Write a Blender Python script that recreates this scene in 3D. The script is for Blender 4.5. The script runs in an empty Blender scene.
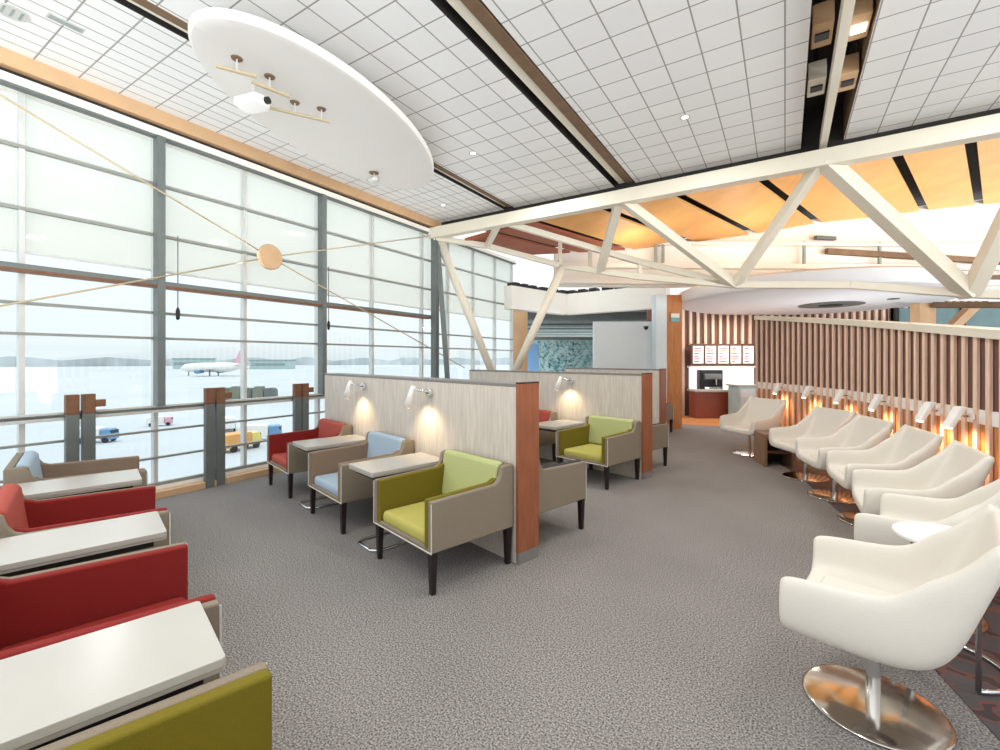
import bpy, bmesh, math, random
from mathutils import Vector, Matrix

random.seed(7)
SC = bpy.context.scene
COL = SC.collection
F = 455.0           # focal length in pixels of the 1000 px wide frame
EYE = 1.5
HOR = 360.0         # horizon row
R = math.radians

# building grid A (window wall, ceiling) and furniture grid B
TA = -32.06
TB = 42.3
dA = Vector((0.531, 0.848, 0)); eA = Vector((-0.848, 0.531, 0))
dB = Vector((math.cos(R(TB)), math.sin(R(TB)), 0)); eB = Vector((-dB.y, dB.x, 0))

def at(u, v, Y):
    return Vector(((u - 500) / F * Y, Y, EYE + (HOR - v) * Y / F))
def A(x, y, z=0):                     # grid A: x = away from the window (-5.9 at the glass), y = along it
    return eA * (-x) + dA * y + Vector((0, 0, z))
def B(a, b, z=0):
    return dB * a + eB * b + Vector((0, 0, z))

# ------------------------------------------------------------------ materials
def lin(c):
    return tuple((x / 12.92 if x <= 0.04045 else ((x + 0.055) / 1.055) ** 2.4) for x in (v / 255 for v in c))

def mat(name, rgb, rough=0.6, metal=0.0, bump=0.0, scale=60.0, var=0.0, spec=0.5, emit=None, es=1.0, var_scale=None, stretch=None):
    m = bpy.data.materials.new(name); m.use_nodes = True
    nt = m.node_tree; p = nt.nodes['Principled BSDF']
    c = lin(rgb)
    p.inputs['Base Color'].default_value = (*c, 1)
    p.inputs['Roughness'].default_value = rough
    p.inputs['Metallic'].default_value = metal
    p.inputs['Specular IOR Level'].default_value = spec
    if bump or var:
        tc = nt.nodes.new('ShaderNodeTexCoord'); mp = nt.nodes.new('ShaderNodeMapping')
        nt.links.new(tc.outputs['Object'], mp.inputs['Vector'])
        if stretch: mp.inputs['Scale'].default_value = stretch
        if var:
            n2 = nt.nodes.new('ShaderNodeTexNoise'); n2.inputs['Scale'].default_value = var_scale or scale
            n2.inputs['Detail'].default_value = 5
            nt.links.new(mp.outputs['Vector'], n2.inputs['Vector'])
            rp = nt.nodes.new('ShaderNodeValToRGB')
            rp.color_ramp.elements[0].position = 0.3; rp.color_ramp.elements[1].position = 0.7
            rp.color_ramp.elements[0].color = (*[x * (1 - var) for x in c], 1)
            rp.color_ramp.elements[1].color = (*[min(1, x * (1 + var)) for x in c], 1)
            nt.links.new(n2.outputs['Fac'], rp.inputs['Fac'])
            nt.links.new(rp.outputs['Color'], p.inputs['Base Color'])
        if bump:
            n = nt.nodes.new('ShaderNodeTexNoise'); n.inputs['Scale'].default_value = scale
            nt.links.new(mp.outputs['Vector'], n.inputs['Vector'])
            b = nt.nodes.new('ShaderNodeBump'); b.inputs['Strength'].default_value = bump; b.inputs['Distance'].default_value = 0.01
            nt.links.new(n.outputs['Fac'], b.inputs['Height']); nt.links.new(b.outputs['Normal'], p.inputs['Normal'])
    if emit:
        p.inputs['Emission Color'].default_value = (*lin(emit), 1); p.inputs['Emission Strength'].default_value = es
    return m

def tile_mat(bw=0.31):
    m = bpy.data.materials.new('ceiling_tile'); m.use_nodes = True
    nt = m.node_tree; p = nt.nodes['Principled BSDF']; p.inputs['Roughness'].default_value = 0.85
    tc = nt.nodes.new('ShaderNodeTexCoord')
    br = nt.nodes.new('ShaderNodeTexBrick')
    br.offset = 0.0; br.squash = 1.0
    br.inputs['Scale'].default_value = 1.0
    br.inputs['Brick Width'].default_value = bw; br.inputs['Row Height'].default_value = 0.31
    br.inputs['Mortar Size'].default_value = 0.0075; br.inputs['Mortar Smooth'].default_value = 0.3
    br.inputs['Color1'].default_value = (*lin((243, 242, 240)), 1); br.inputs['Color2'].default_value = (*lin((238, 237, 236)), 1)
    br.inputs['Mortar'].default_value = (*lin((158, 155, 150)), 1)
    nt.links.new(tc.outputs['Object'], br.inputs['Vector'])
    nt.links.new(br.outputs['Color'], p.inputs['Base Color'])
    return m

def carpet_mat():
    m = bpy.data.materials.new('grey_carpet'); m.use_nodes = True
    nt = m.node_tree; p = nt.nodes['Principled BSDF']; p.inputs['Roughness'].default_value = 0.95
    p.inputs['Specular IOR Level'].default_value = 0.15
    tc = nt.nodes.new('ShaderNodeTexCoord')
    n1 = nt.nodes.new('ShaderNodeTexNoise'); n1.inputs['Scale'].default_value = 120; n1.inputs['Detail'].default_value = 6
    n2 = nt.nodes.new('ShaderNodeTexNoise'); n2.inputs['Scale'].default_value = 1.3
    for n in (n1, n2): nt.links.new(tc.outputs['Object'], n.inputs['Vector'])
    r1 = nt.nodes.new('ShaderNodeValToRGB')
    r1.color_ramp.elements[0].position = 0.36; r1.color_ramp.elements[1].position = 0.64
    r1.color_ramp.elements[0].color = (*lin((87, 84, 83)), 1); r1.color_ramp.elements[1].color = (*lin((178, 172, 168)), 1)
    nt.links.new(n1.outputs['Fac'], r1.inputs['Fac'])
    mx = nt.nodes.new('ShaderNodeMixRGB'); mx.blend_type = 'MULTIPLY'; mx.inputs['Fac'].default_value = 0.25
    nt.links.new(r1.outputs['Color'], mx.inputs['Color1']); nt.links.new(n2.outputs['Fac'], mx.inputs['Color2'])
    nt.links.new(mx.outputs['Color'], p.inputs['Base Color'])
    b = nt.nodes.new('ShaderNodeBump'); b.inputs['Strength'].default_value = 0.4; b.inputs['Distance'].default_value = 0.006
    nt.links.new(n1.outputs['Fac'], b.inputs['Height']); nt.links.new(b.outputs['Normal'], p.inputs['Normal'])
    return m

def pattern_carpet():
    m = bpy.data.materials.new('patterned_carpet'); m.use_nodes = True
    nt = m.node_tree; p = nt.nodes['Principled BSDF']; p.inputs['Roughness'].default_value = 0.95
    tc = nt.nodes.new('ShaderNodeTexCoord')
    v = nt.nodes.new('ShaderNodeTexNoise'); v.inputs['Scale'].default_value = 9; v.inputs['Detail'].default_value = 1
    nt.links.new(tc.outputs['Object'], v.inputs['Vector'])
    r = nt.nodes.new('ShaderNodeValToRGB'); r.color_ramp.interpolation = 'CONSTANT'
    e = r.color_ramp.elements
    e[0].color = (*lin((84, 78, 78)), 1); e[1].position = 0.52; e[1].color = (*lin((112, 74, 66)), 1)
    x = e.new(0.62); x.color = (*lin((70, 58, 58)), 1)
    nt.links.new(v.outputs['Fac'], r.inputs['Fac']); nt.links.new(r.outputs['Color'], p.inputs['Base Color'])
    return m

def glass_mat(name, tint, clear=0.9):
    m = bpy.data.materials.new(name); m.use_nodes = True
    nt = m.node_tree; nt.nodes.clear()
    o = nt.nodes.new('ShaderNodeOutputMaterial'); t = nt.nodes.new('ShaderNodeBsdfTransparent')
    g = nt.nodes.new('ShaderNodeBsdfGlossy'); g.inputs['Roughness'].default_value = 0.02
    mx = nt.nodes.new('ShaderNodeMixShader'); mx.inputs['Fac'].default_value = 1 - clear
    t.inputs['Color'].default_value = (*lin(tint), 1)
    nt.links.new(t.outputs[0], mx.inputs[1]); nt.links.new(g.outputs[0], mx.inputs[2]); nt.links.new(mx.outputs[0], o.inputs[0])
    return m

def blind_mat():
    m = bpy.data.materials.new('blind_fabric'); m.use_nodes = True
    nt = m.node_tree; nt.nodes.clear()
    o = nt.nodes.new('ShaderNodeOutputMaterial')
    t = nt.nodes.new('ShaderNodeBsdfTransparent'); d = nt.nodes.new('ShaderNodeBsdfTranslucent'); f = nt.nodes.new('ShaderNodeBsdfDiffuse')
    t.inputs['Color'].default_value = (.95, .95, .93, 1)
    for n in (d, f): n.inputs['Color'].default_value = (*lin((236, 233, 224)), 1)
    a = nt.nodes.new('ShaderNodeMixShader'); a.inputs[0].default_value = 0.6
    b = nt.nodes.new('ShaderNodeMixShader'); b.inputs[0].default_value = 0.42
    nt.links.new(f.outputs[0], a.inputs[1]); nt.links.new(d.outputs[0], a.inputs[2])
    nt.links.new(t.outputs[0], b.inputs[1]); nt.links.new(a.outputs[0], b.inputs[2]); nt.links.new(b.outputs[0], o.inputs[0])
    return m

M = {}
M['carpet'] = carpet_mat(); M['pattern'] = pattern_carpet(); M['tile'] = tile_mat(); M['tile_fine'] = tile_mat(0.155)
M['glass'] = glass_mat('window_glass', (246, 251, 252), 0.95)
M['teal_glass'] = glass_mat('teal_glass', (150, 200, 205), 0.75)
M['blind'] = blind_mat()
M['taupe'] = mat('taupe_fabric', (140, 128, 112), 0.9, bump=0.25, scale=220, var=0.10, var_scale=260, spec=0.2)
M['taupe_dark'] = mat('brown_taupe_fabric', (138, 116, 98), 0.9, bump=0.25, scale=220, var=0.10, var_scale=260, spec=0.2)
M['olive'] = mat('olive_fabric', (116, 104, 28), 0.85, bump=0.2, scale=240, var=0.06, spec=0.25)
M['lime'] = mat('lime_fabric', (184, 190, 132), 0.85, bump=0.2, scale=240, var=0.06, spec=0.25)
M['lime_seat'] = mat('yellow_lime_fabric', (186, 178, 96), 0.85, bump=0.2, scale=240, var=0.06, spec=0.25)
M['red'] = mat('red_fabric', (132, 34, 30), 0.8, bump=0.15, scale=240, var=0.06, spec=0.3)
M['coral'] = mat('coral_fabric', (176, 84, 72), 0.85, bump=0.2, scale=240, var=0.06, spec=0.25)
M['blue'] = mat('pale_blue_fabric', (168, 186, 200), 0.85, bump=0.2, scale=240, var=0.06, spec=0.25)
M['charcoal'] = mat('charcoal_fabric', (62, 64, 70), 0.85, bump=0.2, scale=240, var=0.06, spec=0.25)
M['piping'] = mat('pale_piping', (214, 210, 196), 0.7)
M['leg'] = mat('dark_wood_leg', (34, 24, 22), 0.4, var=0.2, scale=12)
M['white_top'] = mat('white_laminate', (184, 180, 172), 0.25, var=0.015, scale=4)
M['edge'] = mat('table_edge', (168, 160, 150), 0.4, var=0.05, scale=30)
M['chrome'] = mat('chrome', (225, 225, 225), 0.12, 1.0, var=0.02, scale=10)
M['brushed'] = mat('brushed_steel', (206, 198, 188), 0.13, 1.0, var=0.06, scale=5, stretch=(1, 14, 1))
M['leather'] = mat('cream_leather', (220, 214, 203), 0.42, bump=0.08, scale=180, var=0.02, spec=0.45)
M['part_panel'] = mat('pale_grey_wood', (208, 198, 186), 0.5, var=0.12, scale=7, stretch=(6, 6, 0.6))
M['part_cap'] = mat('grey_cap', (128, 124, 120), 0.5, var=0.05, scale=20)
M['wood'] = mat('red_brown_wood', (150, 88, 58), 0.45, var=0.18, scale=9, stretch=(5, 5, 0.5))
M['wood_dark'] = mat('brown_wood', (92, 60, 48), 0.5, var=0.16, scale=9, stretch=(5, 5, 0.5))
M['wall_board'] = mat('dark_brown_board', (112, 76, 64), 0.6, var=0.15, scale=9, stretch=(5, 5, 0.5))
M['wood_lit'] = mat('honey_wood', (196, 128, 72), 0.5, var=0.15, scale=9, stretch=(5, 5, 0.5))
M['slat'] = mat('pale_oak_slat', (232, 200, 178), 0.5, var=0.10, scale=14, stretch=(4, 4, 0.5))
M['ceil_wood'] = mat('orange_veneer', (224, 166, 98), 0.5, var=0.10, scale=2.2, stretch=(1, 1, 1))
M['ceil_wood_shade'] = mat('veneer_in_shade', (168, 92, 62), 0.55, var=0.1, scale=3)  # same veneer as the orange panels, with their shade put into the colour
M['cream'] = mat('cream_paint', (243, 237, 226), 0.5, var=0.02, scale=3)
M['steel_white'] = mat('cream_steel', (228, 220, 202), 0.4, var=0.02, scale=5)
M['white'] = mat('white_paint', (240, 238, 234), 0.6, var=0.015, scale=3)
M['canopy'] = mat('canopy_white', (240, 241, 244), 0.7, var=0.01, scale=3)
M['tan'] = mat('tan_soffit', (206, 168, 128), 0.6, var=0.06, scale=4)
M['dark'] = mat('dark_recess', (44, 40, 38), 0.8, var=0.2, scale=6)
M['brown_recess'] = mat('brown_recess', (120, 94, 70), 0.75, var=0.15, scale=6)
M['transom'] = mat('olive_grey_steel', (146, 147, 140), 0.5, 0.1, var=0.05, scale=10)
M['steel'] = mat('grey_steel', (112, 118, 116), 0.45, 0.3, var=0.06, scale=10)
M['alu'] = mat('pale_aluminium', (206, 206, 202), 0.4, 0.2, var=0.03, scale=10)
M['rod'] = mat('tan_rod', (190, 172, 140), 0.45, 0.2, var=0.05, scale=10)
M['copper'] = mat('copper_brown', (122, 84, 60), 0.5, 0.2, var=0.2, scale=14)
M['black'] = mat('black_plastic', (26, 26, 28), 0.45, var=0.1, scale=10)
M['white_lamp'] = mat('white_lamp', (244, 242, 238), 0.35, var=0.01, scale=5)
M['glow'] = mat('lamp_glow', (255, 235, 205), 0.5, emit=(255, 226, 184), es=6.0)
M['downglow'] = mat('downlight_glow', (255, 250, 240), 0.5, emit=(255, 250, 240), es=4.0)
M['apron'] = mat('apron', (188, 190, 190), 0.9, var=0.06, scale=0.05)
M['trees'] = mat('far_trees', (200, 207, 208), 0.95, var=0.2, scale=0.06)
M['screen'] = mat('menu_screen', (240, 232, 230), 0.4, emit=(240, 226, 224), es=0.55)
M['text'] = mat('menu_text', (150, 110, 110), 0.6, var=0.1, scale=10)
M['backlit'] = mat('backlit_niche', (250, 250, 250), 0.4, emit=(250, 252, 255), es=0.8)
M['red_counter'] = mat('red_brown_counter', (142, 70, 48), 0.35, var=0.15, scale=10, stretch=(5, 5, 0.6))
M['louvre'] = mat('grey_louvre', (96, 104, 102), 0.7, var=0.1, scale=8)
M['louvre_pale'] = mat('pale_louvre', (150, 160, 156), 0.7, var=0.1, scale=8)
M['cube_wood'] = mat('brown_oak', (134, 104, 78), 0.5, var=0.15, scale=9, stretch=(5, 5, 0.5))
M['cool_white'] = mat('cool_white_paint', (222, 234, 240), 0.5, var=0.01, scale=3)
M['panel_white'] = mat('panel_white', (226, 222, 217), 0.6, var=0.01, scale=3)
M['teal_dark'] = mat('dim_teal', (92, 122, 126), 0.4, var=0.1, scale=4)
M['teal'] = mat('teal_panel', (120, 176, 184), 0.4, var=0.1, scale=4)
M['frost'] = mat('frost_glass', (178, 204, 202), 0.35, var=0.1, scale=4)
M['pink'] = mat('pale_pink', (226, 170, 186), 0.6, var=0.05, scale=3)
M['orange'] = mat('vehicle_orange', (222, 160, 90), 0.6, var=0.05, scale=3)
M['vblue'] = mat('vehicle_blue', (110, 150, 190), 0.6, var=0.05, scale=3)
M['yellow'] = mat('vehicle_yellow', (226, 206, 120), 0.6, var=0.05, scale=3)
M['olive_grey'] = mat('olive_grey', (120, 124, 108), 0.7, var=0.1, scale=2)

# ------------------------------------------------------------------ mesh helpers
class MB:
    def __init__(s): s.bm = bmesh.new()
    def box(s, lo, hi, mtx=None):
        vs = [s.bm.verts.new(Vector((x, y, z))) for x in (lo[0], hi[0]) for y in (lo[1], hi[1]) for z in (lo[2], hi[2])]
        for f in ((0, 1, 3, 2), (4, 6, 7, 5), (0, 4, 5, 1), (2, 3, 7, 6), (0, 2, 6, 4), (1, 5, 7, 3)):
            s.bm.faces.new([vs[i] for i in f])
        if mtx is not None:
            for v in vs: v.co = mtx @ v.co
        return s
    def bar(s, p, q, w, h=None, up=(0, 0, 1)):
        p = Vector(p); q = Vector(q); h = h or w
        d = (q - p).normalized(); u = Vector(up)
        if abs(d.dot(u)) > 0.98: u = Vector((1, 0, 0))
        x = d.cross(u).normalized(); y = x.cross(d).normalized()
        vs = [s.bm.verts.new(c + x * (w / 2 * sx) + y * (h / 2 * sy)) for c in (p, q) for sx, sy in ((-1, -1), (1, -1), (1, 1), (-1, 1))]
        for f in ((0, 3, 2, 1), (4, 5, 6, 7), (0, 1, 5, 4), (1, 2, 6, 5), (2, 3, 7, 6), (3, 0, 4, 7)):
            s.bm.faces.new([vs[i] for i in f])
        return s
    def tube(s, pts, r, n=12, closed=False):
        pts = [Vector(p) for p in pts]; N = len(pts); rings = []
        up = Vector((0, 0, 1))
        for i, p in enumerate(pts):
            a = pts[(i - 1) % N] if (closed or i > 0) else p
            b = pts[(i + 1) % N] if (closed or i < N - 1) else p
            d = (b - a).normalized()
            u = up if abs(d.dot(up)) < 0.95 else Vector((1, 0, 0))
            x = d.cross(u).normalized(); y = x.cross(d).normalized()
            rr = r[i] if isinstance(r, (list, tuple)) else r
            rings.append([s.bm.verts.new(p + x * (rr * math.cos(t)) + y * (rr * math.sin(t))) for t in (2 * math.pi * k / n for k in range(n))])
        for i in range(N if closed else N - 1):
            a, b = rings[i], rings[(i + 1) % N]
            for k in range(n): s.bm.faces.new((a[k], a[(k + 1) % n], b[(k + 1) % n], b[k]))
        if not closed:
            s.bm.faces.new(rings[0][::-1]); s.bm.faces.new(rings[-1])
        return s
    def lathe(s, prof, n=40, c=(0, 0, 0), sx=1.0, sy=1.0):
        c = Vector(c); rings = []
        for r, z in prof:
            if r < 1e-5: rings.append([s.bm.verts.new(c + Vector((0, 0, z)))])
            else: rings.append([s.bm.verts.new(c + Vector((r * sx * math.cos(2 * math.pi * k / n), r * sy * math.sin(2 * math.pi * k / n), z))) for k in range(n)])
        for a, b in zip(rings, rings[1:]):
            for k in range(n):
                k2 = (k + 1) % n
                if len(a) == 1 and len(b) == 1: continue
                if len(a) == 1: s.bm.faces.new((a[0], b[k2], b[k]))
                elif len(b) == 1: s.bm.faces.new((a[k], a[k2], b[0]))
                else: s.bm.faces.new((a[k], a[k2], b[k2], b[k]))
        return s
    def prism(s, poly, ax, lo, hi):
        """poly: list of 2D; ax 'y': (x,z) outline extruded along y; 'z': (x,y) extruded in z"""
        def mk(p, t): return Vector((p[0], t, p[1])) if ax == 'y' else Vector((p[0], p[1], t))
        a = [s.bm.verts.new(mk(p, lo)) for p in poly]; b = [s.bm.verts.new(mk(p, hi)) for p in poly]
        s.bm.faces.new(a); s.bm.faces.new(b[::-1]); n = len(poly)
        for k in range(n): s.bm.faces.new((a[k], b[k], b[(k + 1) % n], a[(k + 1) % n]))
        return s
    def build(s, name, m, parent=None, loc=(0, 0, 0), rz=0.0, bevel=0.0, seg=2, smooth=False, subsurf=0, kind=None, wn=False):
        bmesh.ops.recalc_face_normals(s.bm, faces=s.bm.faces)
        me = bpy.data.meshes.new(name); s.bm.to_mesh(me); s.bm.free()
        me.materials.append(M[m])
        if smooth or bevel:
            for f in me.polygons: f.use_smooth = smooth
        o = bpy.data.objects.new(name, me); COL.objects.link(o)
        o.location = loc; o.rotation_euler = (0, 0, rz)
        if parent: o.parent = parent
        if bevel:
            b = o.modifiers.new('bevel', 'BEVEL'); b.width = bevel; b.segments = seg; b.limit_method = 'ANGLE'; b.angle_limit = R(40)
            for f in me.polygons: f.use_smooth = True
            b.harden_normals = False
            w = o.modifiers.new('wn', 'WEIGHTED_NORMAL'); w.keep_sharp = False
        if subsurf:
            q = o.modifiers.new('sub', 'SUBSURF'); q.levels = subsurf; q.render_levels = subsurf
        if kind: o['kind'] = kind
        return o

def thing(name, label, cat, loc=(0, 0, 0), rz=0.0, group=None):
    o = bpy.data.objects.new(name, None); COL.objects.link(o)
    o.location = loc; o.rotation_euler = (0, 0, rz); o.empty_display_size = 0.1
    return tag(o, label, cat, group)
def tag(o, label, cat, group=None):
    o['label'] = label; o['category'] = cat
    if group: o['group'] = group
    return o
def dup(root, loc, rz, label, group=None):
    r = root.copy(); COL.objects.link(r); r.location = loc; r.rotation_euler = (0, 0, rz); r['label'] = label
    if group: r['group'] = group
    for ch in root.children:
        c = ch.copy(); COL.objects.link(c); c.parent = r
        for g in ch.children:
            d = g.copy(); COL.objects.link(d); d.parent = c
    return r
S = 'structure'
rA = R(TA); rB = R(TB)

# ------------------------------------------------------------------ camera, world
cam = bpy.data.cameras.new('camera'); co = bpy.data.objects.new('camera', cam); COL.objects.link(co)
co.location = (0, 0, EYE); co.rotation_euler = (R(90), 0, 0)
cam.sensor_width = 36; cam.lens = 36 * F / 1000; cam.shift_y = -(375 - HOR) / 1000
cam.clip_start = 0.05; cam.clip_end = 5000
SC.camera = co

REAR_LOW, REAR_SKY = 5.4, -0.45     # added glow below the rear horizon to light the ceiling; rear sky dimmed
W = bpy.data.worlds.new('world'); SC.world = W; W.use_nodes = True
nt = W.node_tree; nt.nodes.clear()
wo = nt.nodes.new('ShaderNodeOutputWorld'); bg = nt.nodes.new('ShaderNodeBackground')
tc = nt.nodes.new('ShaderNodeTexCoord'); sx = nt.nodes.new('ShaderNodeSeparateXYZ')
nt.links.new(tc.outputs['Generated'], sx.inputs[0])
rp = nt.nodes.new('ShaderNodeValToRGB')
e = rp.color_ramp.elements
e[0].position = 0.0; e[0].color = (0.84, 0.89, 0.91, 1)
e[1].position = 1.0; e[1].color = (2.6, 2.75, 2.95, 1)
k = e.new(0.03); k.color = (0.98, 1.0, 1.0, 1)
k = e.new(0.25); k.color = (1.15, 1.18, 1.2, 1)
nt.links.new(sx.outputs['Z'], rp.inputs['Fac'])
dp = nt.nodes.new('ShaderNodeVectorMath'); dp.operation = 'DOT_PRODUCT'; dp.inputs[1].default_value = (0.82, -0.57, 0.0)
nt.links.new(tc.outputs['Generated'], dp.inputs[0])
mr = nt.nodes.new('ShaderNodeMapRange'); mr.inputs['From Min'].default_value = 0.0; mr.inputs['From Max'].default_value = 0.8
nt.links.new(dp.outputs['Value'], mr.inputs['Value'])
zr = nt.nodes.new('ShaderNodeMapRange'); zr.inputs['From Min'].default_value = -0.06; zr.inputs['From Max'].default_value = 0.02
zr.inputs['To Min'].default_value = REAR_LOW; zr.inputs['To Max'].default_value = REAR_SKY
nt.links.new(sx.outputs['Z'], zr.inputs['Value'])
ml = nt.nodes.new('ShaderNodeMath'); ml.operation = 'MULTIPLY_ADD'; ml.inputs[2].default_value = 1.0
nt.links.new(mr.outputs['Result'], ml.inputs[0]); nt.links.new(zr.outputs['Result'], ml.inputs[1])
nt.links.new(rp.outputs['Color'], bg.inputs['Color']); nt.links.new(ml.outputs[0], bg.inputs['Strength'])
nt.links.new(bg.outputs[0], wo.inputs[0])

SC.view_settings.view_transform = 'Standard'; SC.view_settings.look = 'None'
SC.view_settings.exposure = 0.15; SC.view_settings.gamma = 1.0; SC.view_settings.use_curve_mapping = False
SC.cycles.use_denoising = True
SC.cycles.max_bounces = 8; SC.cycles.diffuse_bounces = 5; SC.cycles.transparent_max_bounces = 12
SC.cycles.sample_clamp_indirect = 6.0

def lamp(name, kind, loc, power, col=(1, 1, 1), size=0.1, rot=None, target=None, spot=None, parent=None, size_y=None, blend=0.5):
    l = bpy.data.lights.new(name, kind); l.energy = power; l.color = col
    if kind == 'AREA':
        l.size = size
        if size_y: l.shape = 'RECTANGLE'; l.size_y = size_y
        else: l.shape = 'DISK'
    else: l.shadow_soft_size = size
    if kind == 'SPOT': l.spot_size = R(spot or 90); l.spot_blend = blend
    o = bpy.data.objects.new(name, l); COL.objects.link(o); o.location = loc
    if target is not None: o.rotation_euler = (Vector(target) - Vector(loc)).to_track_quat('-Z', 'Y').to_euler()
    elif rot: o.rotation_euler = rot
    if parent: o.parent = parent
    return o

# ------------------------------------------------------------------ floor
m = MB()
m.prism([(-5.9, -1.5), (9.0, -1.5), (9.0, 17), (-5.9, 17)], 'z', -0.25, 0.0)
m.build('floor', 'carpet', rz=rA, kind=S)
# patterned strip below the curved row of chairs
inner = [(1.95, 1.2), (1.97, 1.8), (2.12, 2.25), (2.65, 3.0), (3.12, 3.9), (3.48, 4.85), (3.8, 5.7), (4.05, 6.6), (4.15, 7.4)]
outer = [(4.9, 7.4), (4.75, 6.6), (4.55, 5.7), (4.3, 4.85), (4.05, 3.9), (3.75, 3.0), (3.5, 2.25), (3.4, 1.8), (3.3, 1.2)]
m = MB(); m.prism(inner + outer, 'z', 0.0, 0.004)
m.build('floor_border', 'pattern', kind=S)

# ------------------------------------------------------------------ ceiling
HC = 4.2
bays = [(-5.75, -4.28), (-4.06, -2.26), (-1.93, 0.17), (0.61, 3.6)]
for i, (x0, x1) in enumerate(bays):
    m = MB(); m.box((x0, -1.0, HC), (x1, 6.98, HC + 0.06)); m.build('ceiling', 'tile_fine' if i == 0 else 'tile', rz=rA, kind=S)
# seams: recessed channels
def seam(x0, x1, depth):
    m = MB()
    m.box((x0 - 0.02, -1.0, HC + 0.004), (x0 + 0.004, 6.98, HC + depth)); m.box((x1 - 0.004, -1.0, HC + 0.004), (x1 + 0.02, 6.98, HC + depth))
    m.build('ceiling_channel', 'dark' if depth < 0.4 else 'brown_recess', rz=rA, kind=S)
    m = MB(); m.box((x0 - 0.02, -1.0, HC + depth), (x1 + 0.02, 6.98, HC + depth + 0.02)); m.build('ceiling_channel', 'dark', rz=rA, kind=S)
seam(-4.28, -4.06, 0.18); seam(-2.26, -1.93, 0.2); seam(0.17, 0.61, 0.45)
for x0, x1, z0, z1 in ((-4.22, -4.17, HC + 0.02, HC + 0.1), (-2.155, -2.065, HC - 0.0, HC + 0.1), (0.36, 0.43, HC - 0.12, HC + 0.02)):
    m = MB(); m.box((x0, -1.0, z0), (x1, 6.88, z1)); m.build('ceiling_rail', 'steel_white', rz=rA, kind=S)
m = MB(); m.box((-4.15, -1, HC - 0.005), (-4.06, 6.88, HC + 0.05)); m.build('ceiling_channel', 'brown_recess', rz=rA, kind=S)
# brown flank of the second channel
m = MB(); m.box((-2.06, -1, HC - 0.01), (-1.95, 6.88, HC + 0.05)); m.build('ceiling_channel', 'brown_recess', rz=rA, kind=S)
# dark strip added for the shadow gap between ceiling edge and truss chord
m = MB(); m.box((-5.75, 6.97, HC - 0.2), (3.6, 7.02, HC + 0.5)); m.build('ceiling_gap_strip', 'dark', rz=rA, kind=S)
# window head: tan soffit, dark slot, cream band
m = MB(); m.box((-5.95, -1.0, 4.06), (-5.72, 7.0, 4.24)); m.build('trim_1', 'tan', rz=rA, kind=S)
m = MB(); m.box((-5.95, -1.0, 4.015), (-5.80, 7.0, 4.07)); m.build('trim_2', 'dark', rz=rA, kind=S)
m = MB(); m.box((-6.0, -1.0, 3.945), (-5.76, 10.0, 4.015)); m.build('trim_3', 'cream', rz=rA, kind=S)

m = MB(); m.box((-5.86, -1.0, 3.925), (-5.78, 10.0, 3.945)); m.build('trim_13', 'steel', rz=rA, kind=S)
# gear visible inside the wide channel
GEAR = 'light boxes inside the open ceiling channel'
for j, (y, side) in enumerate(((3.3, 0), (3.35, 1), (4.0, 0), (4.05, 1), (4.7, 0), (4.75, 1), (5.5, 0), (5.55, 1))):
    x = 0.265 if side == 0 else 0.515
    c = A(x, y, HC + (0.2, 0.15, 0.10, 0.065)[j // 2])
    words = ['nearest', 'second', 'third', 'farthest'][j // 2]
    t = thing('light_box', f'{words} pale light box on the {"left" if side == 0 else "right"} of the rail in the open ceiling channel', 'light box', c, rA, GEAR)
    m = MB(); m.box((-0.075, -0.17, -0.06), (0.075, 0.17, 0.12)); m.build('housing', 'tan' if j % 3 else 'steel_white', t, bevel=0.01)
    m = MB(); m.box((-0.05, -0.05, -0.075), (0.05, 0.05, -0.06)); m.build('lens', 'downglow' if j in (2, 5) else 'black', t)
    m = MB(); m.bar((0, 0, 0.12), (0, 0, 0.45 - (0.2, 0.15, 0.10, 0.065)[j // 2]), 0.03); m.build('bracket', 'dark', t)

# ------------------------------------------------------------------ window wall
TR = [(0.12, 0.05), (0.42, 0.022), (0.72, 0.022), (0.97, 0.04), (1.74, 0.025), (2.02, 0.028), (2.88, 0.03), (3.44, 0.03)]
ms = [-0.95, 0.1, 1.2, 2.24, 3.22, 4.31, 5.36, 6.6, 7.4, 8.3, 9.2, 10.0]
for i, (y0, y1) in enumerate(zip(ms, ms[1:])):
    m = MB()
    for z, h in TR: m.box((-5.92, y0, z - h / 2), (-5.87, y1, z + h / 2))
    w = m.build(f'window_{i+1}', 'transom', rz=rA, kind=S)
    m = MB(); m.box((-5.955, y0, 0.1), (-5.945, y1, 3.93)); m.build('glass_pane', 'glass', w)
    m = MB(); m.box((-5.93, y0 + 0.03, 2.5), (-5.926, y1 - 0.03, 3.92)); m.build('roller_blind', 'blind', w)
    m = MB(); m.box((-5.938, y0 + 0.03, 2.48), (-5.918, y1 - 0.03, 2.5)); m.build('blind_rail', 'alu', w)
for i, y in enumerate(ms):
    major = i in (3, 5)
    m = MB()
    if major:
        m.box((-5.86, y - 0.035, 1.0), (-5.75, y + 0.04, 3.94))
        m.build('trim_4', 'steel', rz=rA, kind=S)
        m = MB()
    m.box((-5.96, y - 0.02, 0.0), (-5.88, y + 0.02, 3.95)); m.build('trim_5', 'alu', rz=rA, kind=S)
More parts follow.
